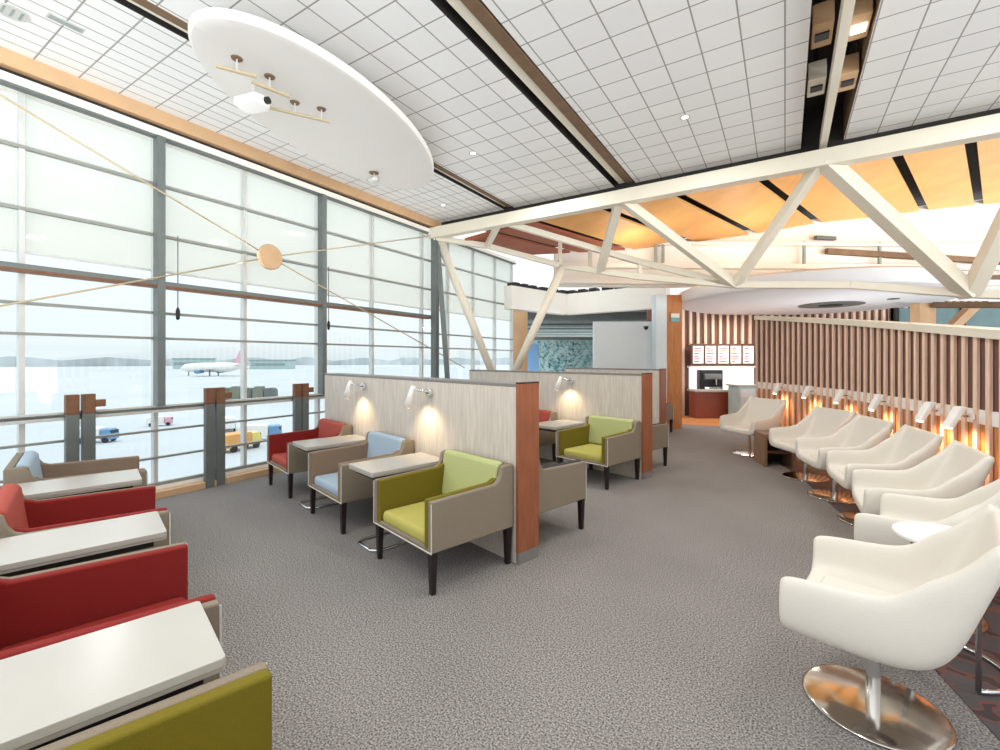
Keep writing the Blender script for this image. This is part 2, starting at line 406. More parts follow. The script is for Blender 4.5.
# horizontal truss tube at mid height, guard rail and sill
m = MB(); m.box((-5.86, -1.0, 2.315), (-5.76, 6.7, 2.36)); m.build('trim_6', 'steel', rz=rA, kind=S)
m = MB(); m.box((-5.86, -1.0, 2.285), (-5.76, 6.7, 2.315)); m.build('trim_7', 'copper', rz=rA, kind=S)
m = MB(); m.box((-5.86, -1.0, 0.925), (-5.80, 6.7, 0.955)); m.box((-5.86, -1.0, 0.985), (-5.80, 6.7, 1.005)); m.build('trim_8', 'alu', rz=rA, kind=S)
m = MB(); m.box((-6.05, -1.0, 0.0), (-5.86, 10, 0.11)); m.build('trim_9', 'white', rz=rA, kind=S)
m = MB(); m.box((-5.86, -1.0, 0.0), (-5.74, 10, 0.07)); m.build('baseboard_left', 'tan', rz=rA, kind=S)
# corner columns
m = MB(); m.box((-5.78, 6.72, 0), (-5.66, 6.82, 3.9)); m.build('column_corner', 'steel', rz=rA, kind=S)
m = MB(); p = A(-5.7, 6.82, 3.8); q = A(-5.45, 6.95, 0.0); m.bar(p, q, 0.09); m.build('column_raking', 'steel', kind=S)

# cross bracing rods with a round node plate
YD, ZD = 3.87, 2.84
b = thing('cross_brace', 'tan cross brace rods meeting at a round plate across the big window', 'brace', A(-5.68, 3.43, 2.84), 0)
def loc(p): return p - b.location
cd = A(-5.68, 3.43, 2.84)
for tgt in ((25, 110), (0, 306), (430, 236), (472, 372)):
    u, v = tgt
    k = (-0.848 * (u - 500) / F + 0.531); Y = 5.68 / k
    p = at(u, v, Y)
    d = (p - cd)
    if u < 30: p = p + d * 0.15
    if u > 430: p = p - d * 0.06
    m = MB(); m.tube([(0, 0, 0), loc(p)], 0.009, 10); m.build('rod', 'rod', b, smooth=True)
m = MB(); m.lathe([(0, -0.03), (0.15, -0.03), (0.165, -0.015), (0.165, 0.015), (0.15, 0.03), (0, 0.03)], 32)
for v in m.bm.verts: v.co = Matrix.Rotation(rA, 4, 'Z') @ (Matrix.Rotation(R(90), 4, 'Y') @ v.co)
m.build('node_plate', 'tan', b, bevel=0.004)

# stanchion pairs along the glass
for i, (y, words) in enumerate(((1.57, 'brown and steel twin post by the glass behind the taupe armchair'), (2.79, 'brown and steel twin post by the glass at the middle of the window'), (3.93, 'brown and steel twin post by the glass behind the red armchair'))):
    t = thing('twin_post', words, 'post', A(-5.76, y, 0), rA, 'twin posts along the window')
    for s in (-1, 1):
        m = MB(); m.box((-0.03, s * 0.060 - 0.050, 0), (0.03, s * 0.060 + 0.050, 0.98)); m.build('post_plate', 'steel', t, bevel=0.005)
        m = MB(); m.box((-0.031, s * 0.060 - 0.050, 0.98), (0.031, s * 0.060 + 0.050, 1.17)); m.build('post_top_tint', 'copper', t, bevel=0.005)  # brown tint puts the reflected gradient on the plates into the colour
    m = MB(); m.box((-0.02, 0.109, 1.04), (0.03, 0.19, 1.11)); m.build('bracket', 'copper', t, bevel=0.006)

# hanging blind chains
for y in (2.42, 4.42):
    t = thing('blind_chain', ('dark blind chain hanging beside the left dark mullion' if y < 3 else 'dark blind chain hanging beside the middle dark mullion'), 'chain', A(-5.8, y, 1.95), rA)
    m = MB(); m.tube([(0, 0, 0), (0, 0, 0.95)], 0.006, 8); m.build('cord', 'steel', t)
    m = MB(); m.lathe([(0, 0), (0.018, 0.01), (0.022, 0.1), (0.01, 0.14), (0, 0.14)], 12); m.build('weight', 'black', t, smooth=True)

# ------------------------------------------------------------------ outside: apron, trees, aircraft, vehicles
GZ = -5.0
m = MB(); m.box((-1500, 8, GZ - 1), (1500, 3000, GZ)); m.build('ground', 'apron', rz=R(58), kind=S)
m = MB()
pts = []
for i in range(60):
    an = R(70 + i * 1.6); h = 7 + 2 * math.sin(i * 1.7) + 2 * random.random()
    pts.append((Vector((math.cos(an) * 620, math.sin(an) * 620, 0)), h))
for (p, h), (q, h2) in zip(pts, pts[1:]):
    n = p.normalized() * 30
    vs = [m.bm.verts.new(v) for v in (p + Vector((0, 0, GZ)), q + Vector((0, 0, GZ)), q + Vector((0, 0, GZ + h2)), p + Vector((0, 0, GZ + h)), p + n + Vector((0, 0, GZ)), q + n + Vector((0, 0, GZ)), q + n + Vector((0, 0, GZ + h2)), p + n + Vector((0, 0, GZ + h)))]
    for f in ((0, 1, 2, 3), (3, 2, 6, 7), (4, 7, 6, 5)): m.bm.faces.new([vs[i] for i in f])
o = m.build('treeline', 'trees'); o['kind'] = 'stuff'; o['label'] = 'pale grey green line of trees on the far horizon'; o['category'] = 'trees'

def far_building(u, w, h, Y, label):
    p = at(u, 360, Y); p.z = GZ
    t = thing('terminal_building', label, 'building', p, 0)
    m = MB(); m.box((-w / 2, 0, 0), (w / 2, 14, h)); m.build('wall', 'frost', t)
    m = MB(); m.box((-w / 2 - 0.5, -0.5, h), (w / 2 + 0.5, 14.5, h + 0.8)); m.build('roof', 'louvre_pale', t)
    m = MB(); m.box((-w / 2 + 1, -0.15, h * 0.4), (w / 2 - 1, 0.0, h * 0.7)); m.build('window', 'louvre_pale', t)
far_building(188, 22, 7, 330, 'low pale grey building far across the apron left of the aircraft tail')
far_building(268, 26, 6, 320, 'low pale grey building far across the apron right of the aircraft tail')

def aircraft(u, Y, rz, label, tailmat, sc=1.0):
    p = at(u, 360, Y); p.z = GZ
    t = thing('aircraft', label, 'aircraft', p, rz)
    t.scale = (sc,) * 3
    m = MB(); m.tube([(-16, 0, 4.3), (-13, 0, 4.0), (-8, 0, 3.6), (8, 0, 3.4), (13, 0, 3.3), (16, 0, 3.0)], [0.4, 1.2, 1.9, 1.9, 1.6, 0.4], 16); m.build('fuselage', 'white', t, smooth=True)
    for s in (-1, 1):
        m = MB(); m.prism([(3, 0), (-2, 0), (-6, 13 * s), (-4, 13 * s)], 'z', 2.7, 3.0); m.build('wing', 'alu', t)
        m = MB(); m.prism([(-12, 0), (-15, 0), (-16, 5 * s), (-14.5, 5 * s)], 'z', 4.5, 4.7); m.build('tailplane', 'alu', t)
        m = MB(); m.tube([(2.5, 5 * s, 1.9), (-1, 5 * s, 1.9)], [0.9, 0.6], 12); m.build('engine', 'vblue', t, smooth=True)
        m = MB(); m.tube([(-1, 2 * s, 0), (-1, 2 * s, 2.5)], 0.25, 8); m.build('landing_gear', 'steel', t)
    m = MB(); m.prism([(-11, 5), (-14, 10.5), (-16.5, 10.5), (-15.5, 4.5)], 'y', -0.2, 0.2); m.build('tail_fin', tailmat, t)
    m = MB(); m.tube([(12, 0, 0), (12, 0, 2.5)], 0.2, 8); m.build('nose_gear', 'steel', t)
aircraft(212, 185, R(165), 'distant white aircraft with a pink tail fin parked on the apron', 'pink')

def truck(u, Y, rz, label, cabm, bodym, sc=1.0):
    p = at(u, 360, Y); p.z = GZ
    t = thing('service_vehicle', label, 'vehicle', p, rz, 'service vehicles on the apron'); t.scale = (sc,) * 3
    m = MB(); m.prism([(1.0, 0.5), (2.6, 0.5), (2.6, 1.3), (2.2, 2.1), (1.0, 2.1)], 'y', -1, 1); m.build('cab', cabm, t, bevel=0.08)
    m = MB(); m.box((-2.6, -1.05, 0.6), (0.9, 1.05, 2.3)); m.build('cargo_body', bodym, t, bevel=0.05)
    m = MB(); m.box((2.3, -0.85, 1.35), (2.56, 0.85, 1.9)); m.build('windscreen', 'black', t)
    for x in (-1.7, 1.7):
        for y in (-0.95, 0.95):
            m = MB(); m.tube([(x, y - 0.15, 0.45), (x, y + 0.15, 0.45)], 0.45, 14); m.build('wheel', 'black', t)
truck(97, 36, R(10), 'blue service truck on the apron right of the nearest twin post', 'vblue', 'white', 0.5)
truck(240, 33, R(70), 'yellow service truck on the apron, nearest below the baggage carts', 'yellow', 'orange', 0.55)
truck(262, 37, R(20), 'white and blue service truck on the apron left of the red armchair', 'vblue', 'white', 0.55)
truck(228, 42, R(120), 'orange service truck on the apron just right of the middle twin post', 'orange', 'white', 0.55)
truck(160, 45, R(30), 'pale pink service truck on the apron below the left dark mullion', 'pink', 'white', 0.4)
for i in range(5):
    p = at(225 + i * 11.5, 360, 72); p.z = GZ
    t = thing('baggage_cart', f'{["leftmost", "second", "middle", "fourth", "rightmost"][i]} grey covered baggage cart in the row seen just above the rail', 'cart', p, R(5), 'baggage carts on the apron')
    m = MB(); m.prism([(-0.8, 0.4), (0.8, 0.4), (0.8, 1.7), (0.5, 2.1 + 0.25 * (i % 2)), (-0.5, 2.1 + 0.25 * (i % 2)), (-0.8, 1.7)], 'y', -0.7, 0.7); m.build('cover', 'olive_grey' if i % 2 else 'louvre', t, bevel=0.05)
    m = MB(); m.box((-0.85, -0.75, 0.3), (0.85, 0.75, 0.42)); m.build('deck', 'steel', t)
    for s in (-1, 1):
        m = MB(); m.tube([(s * 0.55, -0.7, 0.18), (s * 0.55, 0.7, 0.18)], 0.18, 10); m.build('wheel', 'black', t)

# ------------------------------------------------------------------ truss
tr = thing('roof_truss', 'cream steel roof truss spanning the room under the tiled ceiling', 'truss', A(-5.75, 6.74, 3.93), 0)
o0 = tr.location.copy()
def tb(p, q, w, name='diagonal', h=None):
    m = MB(); m.bar(Vector(p) - o0, Vector(q) - o0, w, h); return m.build(name, 'steel_white', tr, bevel=0.008)
def ch(x): return A(x, 6.74, 3.93)
tb(ch(-5.8), ch(3.6), 0.17, 'top_chord', 0.2)
N1, N2, N3 = ch(-4.22), ch(-2.1), ch(0.39)
def bc(u, v, a=8.0):
    k = 0.531 * (u - 500) / F + 0.848
    return at(u, v, a / k)
P0 = A(-5.72, 6.74, 3.85)
bl = [P0, bc(487, 246, 7.4), bc(563, 266), bc(640, 277), bc(735, 285), bc(850, 285), bc(970, 294), bc(1080, 297)]
m = MB()
for p, q in zip(bl, bl[1:]): m.bar(p - o0, q - o0, 0.10, 0.10)
m.build('bottom_chord', 'steel_white', tr, bevel=0.008)
tb(N3, bl[4], 0.12); tb(N3, bl[6], 0.17); tb(N2, bl[4], 0.13); tb(N2, bc(600, 271), 0.13)
tb(N1, bl[1], 0.10); tb(N1, bc(640, 262), 0.10, 'secondary_chord'); tb(bc(640, 262), bl[4], 0.10, 'secondary_chord')
tb(bl[6], ch(2.3), 0.16)
for u, v0, v1 in ((560, 236, 265), (590, 246, 268), (640, 262, 277), (690, 275, 282)):
    tb(bc(u, v0), bc(u, v1), 0.07, 'post')
# raking props
vp = thing('raking_prop', 'pale steel pair of props forming a V beyond the nearest partition', 'prop', Vector((0.05, 9.0, 0)), 0)
o1 = vp.location.copy()
foot = Vector((0.05, 9.0, 0.72))
m = MB(); m.lathe([(0, 0), (0.32, 0), (0.26, 0.7), (0, 0.7)], 24); m.build('pedestal', 'white', vp)
for p in (A(-5.68, 6.86, 3.82), bl[2]):
    m = MB(); m.tube([foot - o1, p - o1], [0.07, 0.085], 14); m.build('strut', 'steel_white', vp, smooth=True)

# ------------------------------------------------------------------ wood ceiling beyond the truss and the cream bulkhead
BK0, BK1 = Vector((1.2, 10.0, 0)), Vector((12.5, 10.3, 0))
curve = [(2.4, 3.7), (1.45, 3.66), (0.55, 3.6), (-0.32, 3.5), (-1.145, 3.36), (-1.87, 3.2), (-2.73, 3.06), (-3.69, 2.80), (-4.6, 2.6), (-5.5, 2.43), (-6.3, 2.36), (-7.0, 2.3)]
def tend(r):
    # where the line at offset r meets the bulkhead
    d = (BK1 - BK0); n = Vector((-d.y, d.x, 0))
    p = -eB * r
    return (n.dot(BK0) - n.dot(p)) / n.dot(dB)
woods = thing('slatted_ceiling', 'orange veneer panel ceiling in the space beyond the truss', 'ceiling panels', B(9, 2, 4.9), 0)
ow = woods.location.copy()
for i, ((r0, z0), (r1, z1)) in enumerate(zip(curve, curve[1:])):
    g = 0.07
    w = abs(r1 - r0); f = g / w
    ra, rb = r0 + (r1 - r0) * f, r1 - (r1 - r0) * f
    za, zb = z0 + (z1 - z0) * f + EYE, z1 - (z1 - z0) * f + EYE
    if z0 < z1: pass
    m = MB(); vs = []
    for r, z in ((ra, za), (rb, zb)):
        for t in ((7.06 + 0.27 * r) / 0.9635, max(tend(r), (7.06 + 0.27 * r) / 0.9635 + 0.3)):
            for dz in (0, 0.04):
                vs.append(m.bm.verts.new(dB * t - eB * r + Vector((0, 0, z + dz)) - ow))
    for fc in ((0, 2, 6, 4), (1, 5, 7, 3), (0, 4, 5, 1), (2, 3, 7, 6), (0, 1, 3, 2), (4, 6, 7, 5)): m.bm.faces.new([vs[k] for k in fc])
    m.build('ceiling_panel', 'ceil_wood_shade' if r0 < -5.2 else 'ceil_wood', woods)
m = MB(); vs = []
for r, z in curve:
    vs.append([m.bm.verts.new(dB * t - eB * r + Vector((0, 0, z + EYE + 0.3)) - ow) for t in ((7.06 + 0.27 * r) / 0.9635, max(tend(r), 5) + 0.8)])
for a, b_ in zip(vs, vs[1:]): m.bm.faces.new((a[0], a[1], b_[1], b_[0]))
m.build('backing', 'dark', woods)

def bk(s, z, off=0.0):
    d = (BK1 - BK0).normalized(); n = Vector((d.y, -d.x, 0))
    return BK0 + d * s + n * off + Vector((0, 0, z))
m = MB()
L = (BK1 - BK0).length
N = 40
prev = None
def ztop(s):
    p = bk(s, 0); r = -p.dot(eB)
    for (r0, z0), (r1, z1) in zip(curve, curve[1:]):
        if r1 <= r <= r0: return EYE + z0 + (z1 - z0) * (r0 - r) / (r0 - r1)
    return EYE + (curve[0][1] if r > 0 else curve[-1][1])
for i in range(N):
    s0, s1 = L * i / N, L * (i + 1) / N
    v = [m.bm.verts.new(p) for p in (bk(s0, 3.12), bk(s1, 3.12), bk(s1, ztop(s1) + 0.1), bk(s0, ztop(s0) + 0.1), bk(s0, 3.12, -0.15), bk(s1, 3.12, -0.15), bk(s1, ztop(s1) + 0.1, -0.15), bk(s0, ztop(s0) + 0.1, -0.15))]
    for f in ((0, 1, 2, 3), (4, 7, 6, 5), (0, 4, 5, 1), (3, 2, 6, 7)): m.bm.faces.new([v[k] for k in f])
bmesh.ops.remove_doubles(m.bm, verts=m.bm.verts, dist=1e-4)
m.build('wall_back', 'cream', kind=S)
for z, off, h, mm in ((3.55, 0.10, 0.10, 'cream'), (4.05, 0.07, 0.06, 'cream'), (3.2, 0.2, 0.12, 'cream')):
    m = MB(); m.bar(bk(0, z, off), bk(L, z, off), 0.2, h); m.build('trim_10', mm, kind=S)
m = MB(); m.bar(bk(6.0, 3.9, 0.12), bk(L, 3.62, 0.12), 0.1, 0.12); m.build('trim_11', 'brown_recess', kind=S)
m = MB(); m.bar(bk(6.6, 3.3, 0.35), bk(L, 3.3, 0.35), 0.12, 0.08); m.build('trim_12', 'brown_recess', kind=S)
for i, s in enumerate((2.2, 2.36, 5.5, 7.2)):
    m = MB(); m.bar(bk(s, 3.5, 0.12), bk(s, 4.1, 0.12), 0.05); o = m.build('conduit', 'louvre_pale')
    tag(o, ['left pipe of the close pair on the cream wall', 'right pipe of the close pair on the cream wall', 'lone thin pipe on the cream wall above the round grille', 'thin pipe farthest right on the cream wall'][i], 'pipe', 'thin pipes on the cream wall')
m = MB(); m.box((-0.25, -0.06, -0.04), (0.25, 0.02, 0.04))
c = bk(6.0, 4.2, 0.06); o = m.build('slot_diffuser', 'louvre', loc=c, rz=R(8.6), bevel=0.005); tag(o, 'small grey slot diffuser high on the cream wall', 'vent')

# round soffit above the bar
cy = thing('bar_canopy', 'big pale oval soffit hanging over the bar area', 'canopy', Vector((6.7, 9.9, 2.72)), R(35))
m = MB(); m.lathe([(0, 0.0), (2.45, 0.0), (2.55, 0.03), (2.58, 0.1), (2.58, 0.26), (2.5, 0.3), (0, 0.3)], 72, sx=1.12, sy=0.98); m.build('soffit', 'canopy', cy, bevel=0.01)
m = MB(); m.lathe([(0.25, -0.02), (0.60, -0.02), (0.60, -0.006), (0.25, -0.006), (0.25, -0.02)], 40, c=(0.5, -0.25, 0)); m.build('grille_ring', 'steel', cy)
m = MB(); m.lathe([(0, -0.03), (0.22, -0.03), (0.22, -0.006), (0, -0.006)], 32, c=(0.5, -0.25, 0)); m.build('grille_centre', 'dark', cy)
m = MB(); m.lathe([(0, -0.015), (0.10, -0.015), (0.10, -0.004), (0, -0.004)], 20, c=(0.4, -1.35, 0)); m.build('downlight', 'louvre', cy)

# ------------------------------------------------------------------ far left: concourse beyond the partitions
m = MB(); 
for z0, z1, mm in ((0, 3.0, 'wood_lit'),): m.box((0.3, 11.9, 0), (0.72, 12.3, 3.25))
m.build('column_brown', 'tan', kind=S)
arc = [at(508, 283, 10.9), at(535, 290, 11.6), at(566, 296, 12.4), at(600, 293, 11.8), at(640, 287, 11.1), at(668, 284, 10.6)]
cb = thing('curved_bulkhead', 'cream curved beam with dark slots beyond the partitions', 'beam', Vector((1.6, 12.0, 2.8)), 0)
m = MB(); oc = cb.location
for p, q in zip(arc, arc[1:]):
    a = p.copy(); b2 = q.copy(); a.z = b2.z = 3.0
    m.bar(a - oc, b2 - oc, 0.25, 0.55)
m.build('beam_face', 'cream', cb)
for p, q in zip(arc, arc[1:]):
    for f in (0.1, 0.42, 0.74):
        a = p.lerp(q, f); b2 = p.lerp(q, f + 0.2); a.z = b2.z = 3.32
        m = MB(); m.bar(a - oc, b2 - oc, 0.24, 0.1); m.build('slot', 'dark', cb)
lv = thing('louvre_ceiling', 'dark grey green louvred ceiling over the far concourse', 'louvres', Vector((2.2, 14, 2.75)), 0)
m = MB()
m.box((-1.6, -0.2, 0.3), (3.0, 14, 0.35)); m.build('backing', 'louvre', lv)
for i in range(12):
    y = 0.2 + i * 1.1
    m = MB(); m.box((-1.6, y, 0.0), (3.0, y + 0.18, 0.25)); m.build('louvre', 'louvre_pale' if i % 2 else 'louvre', lv)
gw = thing('glass_screen', 'teal patterned glass screen in the far concourse', 'glass screen', Vector((2.4, 16.0, 0)), 0)
m = MB(); m.box((-1.5, 0, 0), (1.6, 0.06, 2.25)); m.build('glass', 'frost', gw)
rnd = random.Random(3)
m = MB()
for i in range(420):
    x = -1.1 + 2.3 * rnd.random(); z = 1.0 + 1.15 * rnd.random()
    m.box((x, -0.03, z), (x + 0.03 + 0.05 * rnd.random(), 0.0, z + 0.02 + 0.05 * rnd.random()))
o = m.build('etched_pattern', 'teal', gw); o['kind'] = 'stuff'
m = MB(); m.box((-1.5, -0.05, 0), (-1.05, 0.0, 2.05)); m.build('side_panel', 'vblue', gw)
m = MB(); m.box((-1.55, -0.06, 2.2), (1.65, 0.1, 2.32)); m.build('top_rail', 'steel', gw)
# white screen wall + posts
m = MB(); m.box((2.12, 10.3, 0), (3.52, 10.4, 2.37)); m.build('wall_screen', 'cool_white', kind=S)
m = MB(); m.box((3.40, 9.9, 0), (3.63, 10.2, 2.93)); m.build('column_white', 'cool_white', kind=S)
m = MB(); m.box((3.63, 9.9, 0), (3.96, 10.25, 2.92)); m.build('column_wood', 'wood_lit', kind=S)
m = MB(); m.box((-0.09, -0.02, -0.09), (0.09, 0.0, 0.09)); o = m.build('wall_sign', 'teal', loc=(3.8, 9.89, 2.42)); tag(o, 'small teal and white sign on the tall wood column', 'sign')
m2 = MB(); m2.box((-0.09, -0.026, 0.0), (0.09, -0.018, 0.09)); m2.build('sign_header', 'white', o)
t = thing('security_camera', 'small dark camera on the white screen wall', 'camera', (3.3, 10.28, 2.24))
m = MB(); m.lathe([(0, -0.06), (0.04, -0.04), (0.05, 0.0), (0.05, 0.02), (0, 0.02)], 16); m.build('dome', 'black', t, smooth=True)
m = MB(); m.lathe([(0, 0.02), (0.06, 0.02), (0.06, 0.04), (0, 0.04)], 16); m.build('base', 'alu', t)

# ------------------------------------------------------------------ bar wall
BX0, BX1, BY = 4.6, 7.2, 12.0
m = MB(); m.box((BX0 - 0.6, BY + 0.3, 0), (BX1 + 6, BY + 0.4, 3.1)); m.build('wall_bar', 'wall_board', kind=S)
m = MB()
x = BX0 - 0.5
while x < 13.0:
    if x < 4.95 or x > 6.85: z0 = 0.0
    else: z0 = 1.9
    m.box((x, BY + 0.24, z0), (x + 0.07, BY + 0.3, 3.08)); x += 0.2
m.build('wall_bar_slats', 'slat', kind=S)
bx = lambda u: (u - 500) / F * BY
mb = thing('menu_board', 'row of five lit menu screens above the bar counter', 'menu board', (bx(724), BY + 0.05, 1.63))
m = MB(); m.box((-0.85, 0.0, -0.28), (0.85, 0.06, 0.3)); m.build('frame', 'wood_dark', mb)
for i in range(5):
    x = -0.665 + i * 0.332
    m = MB(); m.box((x - 0.135, -0.02, -0.22), (x + 0.135, 0.0, 0.24)); s = m.build('screen', 'screen', mb)
    m = MB(); rr = random.Random(i)
    for j in range(6):
        z = 0.18 - j * 0.07
        m.box((x - 0.11, -0.025, z - 0.016), (x - 0.11 + 0.08 + 0.14 * rr.random(), -0.02, z + 0.016))
    m.build('menu_text', 'text', s)
bar = thing('bar_counter', 'red brown wood bar counter below the menu screens', 'counter', (bx(712), BY - 0.35, 0))
m = MB(); m.box((-0.58, 0, 0.0), (0.48, 0.42, 0.68)); m.build('body', 'red_counter', bar)
m = MB(); m.box((-0.62, -0.06, 0.68), (0.5, 0.44, 0.74)); m.build('worktop', 'white_top', bar, bevel=0.01)
nk = thing('back_niche', 'bright white lit niche behind the bar counter', 'niche', (bx(724), BY + 0.08, 0.74))
m = MB(); m.box((-0.85, 0.03, 0), (0.85, 0.1, 0.58)); m.build('back_panel', 'backlit', nk)
m = MB(); m.box((-0.9, -0.1, 0.56), (0.9, 0.1, 0.6)); m.build('shelf', 'white', nk)
cm = thing('coffee_machine', 'dark coffee machine on the bar counter', 'coffee machine', (bx(709), BY - 0.15, 0.74))
m = MB(); m.box((-0.3, 0, 0.0), (0.3, 0.22, 0.5)); m.build('body', 'black', cm, bevel=0.02)
m = MB(); m.box((-0.2, -0.06, 0.0), (0.22, 0.0, 0.06)); m.build('drip_tray', 'chrome', cm, bevel=0.005)
m = MB(); m.box((-0.22, -0.1, 0.26), (0.22, 0.0, 0.4)); m.build('brew_head', 'steel', cm, bevel=0.01)
m = MB(); m.tube([(0.08, -0.08, 0.26), (0.08, -0.08, 0.12)], 0.02, 8); m.build('spout', 'chrome', cm)
pod = thing('drinks_cabinet', 'pale grey drinks cabinet at the right end of the bar counter', 'cabinet', (6.0, BY - 1.0, 0))
m = MB(); m.box((-0.24, 0, 0.05), (0.26, 0.5, 0.86)); m.build('body', 'frost', pod, bevel=0.015)
m = MB(); m.box((-0.2, -0.02, 0.1), (0.22, 0.0, 0.8)); m.build('door', 'alu', pod, bevel=0.005)
m = MB(); m.box((-0.22, 0.02, 0), (0.24, 0.48, 0.05)); m.build('plinth', 'dark', pod)
m = MB(); m.box((-0.28, -0.04, 0.86), (0.30, 0.54, 0.9)); m.build('top', 'white_top', pod, bevel=0.01)
# wood floor in front of the bar
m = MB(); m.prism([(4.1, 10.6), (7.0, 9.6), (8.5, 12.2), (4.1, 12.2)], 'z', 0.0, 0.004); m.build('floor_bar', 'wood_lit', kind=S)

# ------------------------------------------------------------------ curved slat screen on the right
path = [Vector(p) for p in ((3.25, 1.9, 0), (3.55, 2.7, 0), (3.78, 3.4, 0), (4.02, 4.1, 0), (4.3, 4.95, 0), (4.53, 5.8, 0), (4.68, 6.7, 0), (4.75, 7.6, 0), (4.74, 8.4, 0))]
def catmull(ps, n=14):
    out = []
    for i in range(len(ps) - 1):
        p0 = ps[max(i - 1, 0)]; p1 = ps[i]; p2 = ps[i + 1]; p3 = ps[min(i + 2, len(ps) - 1)]
        for j in range(n):
            t = j / n
            out.append(0.5 * ((2 * p1) + (p2 - p0) * t + (2 * p0 - 5 * p1 + 4 * p2 - p3) * t * t + (3 * p1 - p0 - 3 * p2 + p3) * t ** 3))
    out.append(ps[-1]); return out
cp = catmull(path)
def wtop(y): return 1.66 + (y - 3.4) * 0.118
def ribbon(m, off, th, zlo, zhi):
    ns = []
    for i, p in enumerate(cp):
        d = (cp[min(i + 1, len(cp) - 1)] - cp[max(i - 1, 0)]).normalized(); ns.append(Vector((-d.y, d.x, 0)))   # towards the room
    rows = []
    for p, n in zip(cp, ns):
        a, b_ = p + n * off, p + n * (off - th)
        lo = zlo(p.y) if callable(zlo) else zlo; hi = zhi(p.y) if callable(zhi) else zhi
        rows.append([m.bm.verts.new(Vector((q.x, q.y, z))) for q, z in ((a, lo), (a, hi), (b_, hi), (b_, lo))])
    for r0, r1 in zip(rows, rows[1:]):
        for k in range(4): m.bm.faces.new((r0[k], r0[(k + 1) % 4], r1[(k + 1) % 4], r1[k]))
    m.bm.faces.new(rows[0]); m.bm.faces.new(rows[-1][::-1])
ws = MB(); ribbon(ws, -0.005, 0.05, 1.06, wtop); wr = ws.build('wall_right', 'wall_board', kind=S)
m = MB(); ribbon(m, -0.003, 0.05, 0.0, 0.99); m.build('lower_panel', 'wood_lit', wr)  # honey wood tone also carries the warm lamp glow on this panel
m = MB(); ribbon(m, 0.008, 0.06, 0.985, 1.10); m.build('light_band', 'white', wr)
m = MB(); ribbon(m, 0.05, 0.18, lambda y: wtop(y) - 0.005, lambda y: wtop(y) + 0.065); m.build('cap_rail', 'steel_white', wr)
m = MB()
acc = 0.0; nxt = 0.1
for p, q in zip(cp, cp[1:]):
    l = (q - p).length
    while nxt <= acc + l:
        c = p.lerp(q, (nxt - acc) / l); d = (q - p).normalized(); an = math.atan2(d.y, d.x)
        n = Vector((-d.y, d.x, 0))
        mt = Matrix.Translation(c + n * 0.0) @ Matrix.Rotation(an, 4, 'Z')
        m.box((-0.024, 0.0, 0.0), (0.024, 0.022, wtop(c.y)), mt)
        nxt += 0.15
    acc += l
m.build('slats', 'slat', wr)

# ------------------------------------------------------------------ far right beyond the screen
m = MB(); m.bar(at(932, 305, 8.4), at(1060, 305, 7.4), 0.16, 0.10); m.build('beam_brown', 'brown_recess', kind=S)
m = MB(); m.box((7.75, 8.4, 0), (8.05, 8.6, 2.55)); m.build('column_brown', 'tan', kind=S)
gl = thing('far_glazing', 'teal tinted glazing beyond the slat screen at far right', 'glazing', (9.5, 9.6, 0))
m = MB(); m.box((-1.2, 0, 0.0), (3.2, 0.06, 2.6)); m.build('glass', 'teal_dark', gl)
m = MB()
for x in (-1.2, 0.2, 1.6, 3.0): m.box((x, -0.05, 0), (x + 0.08, 0.1, 2.6))
m.box((-1.2, -0.05, 2.0), (3.2, 0.1, 2.1)); m.build('frame', 'dark', gl)
m = MB(); m.bar((7.75, 8.3, 1.6), (8.7, 8.35, 2.5), 0.14); o = m.build('raking_strut', 'tan'); tag(o, 'short tan raking strut beyond the slat screen at far right', 'strut')

# ------------------------------------------------------------------ partitions
def partition(a, b0, b1, label, group='booth partitions', w=0.22):
    t = thing('booth_partition', label, 'partition', B(a, b0), rB, group)
    m = MB(); m.box((0.008, 0.03, 0.0), (w - 0.008, b1 - b0, 1.30)); m.build('panel', 'part_panel', t)
    m = MB(); m.box((0.004, 0.03, 1.30), (w - 0.004, b1 - b0, 1.325)); m.build('cap', 'part_cap', t, bevel=0.004)
    m = MB(); m.box((0.0, 0.0, 0.085), (w, 0.03, 1.325)); m.build('end_post', 'wood', t, bevel=0.003)
    m = MB(); m.box((0.0, 0.0, 1.325), (w, 0.03, 1.335)); m.build('post_cap', 'dark', t)
    m = MB(); m.box((0.004, 0.002, 0.0), (w - 0.004, 0.03, 0.085)); m.build('plinth', 'part_cap', t)
    return t
partition(2.335, 2.365, 6.03, 'pale wood partition with red brown end post behind the nearest lime armchair')
partition(5.155, 3.0, 6.50, 'second pale wood partition, behind the farther lime armchair')
partition(8.0, 4.30, 6.6, 'farthest pale wood partition, mostly hidden beside the wood column')

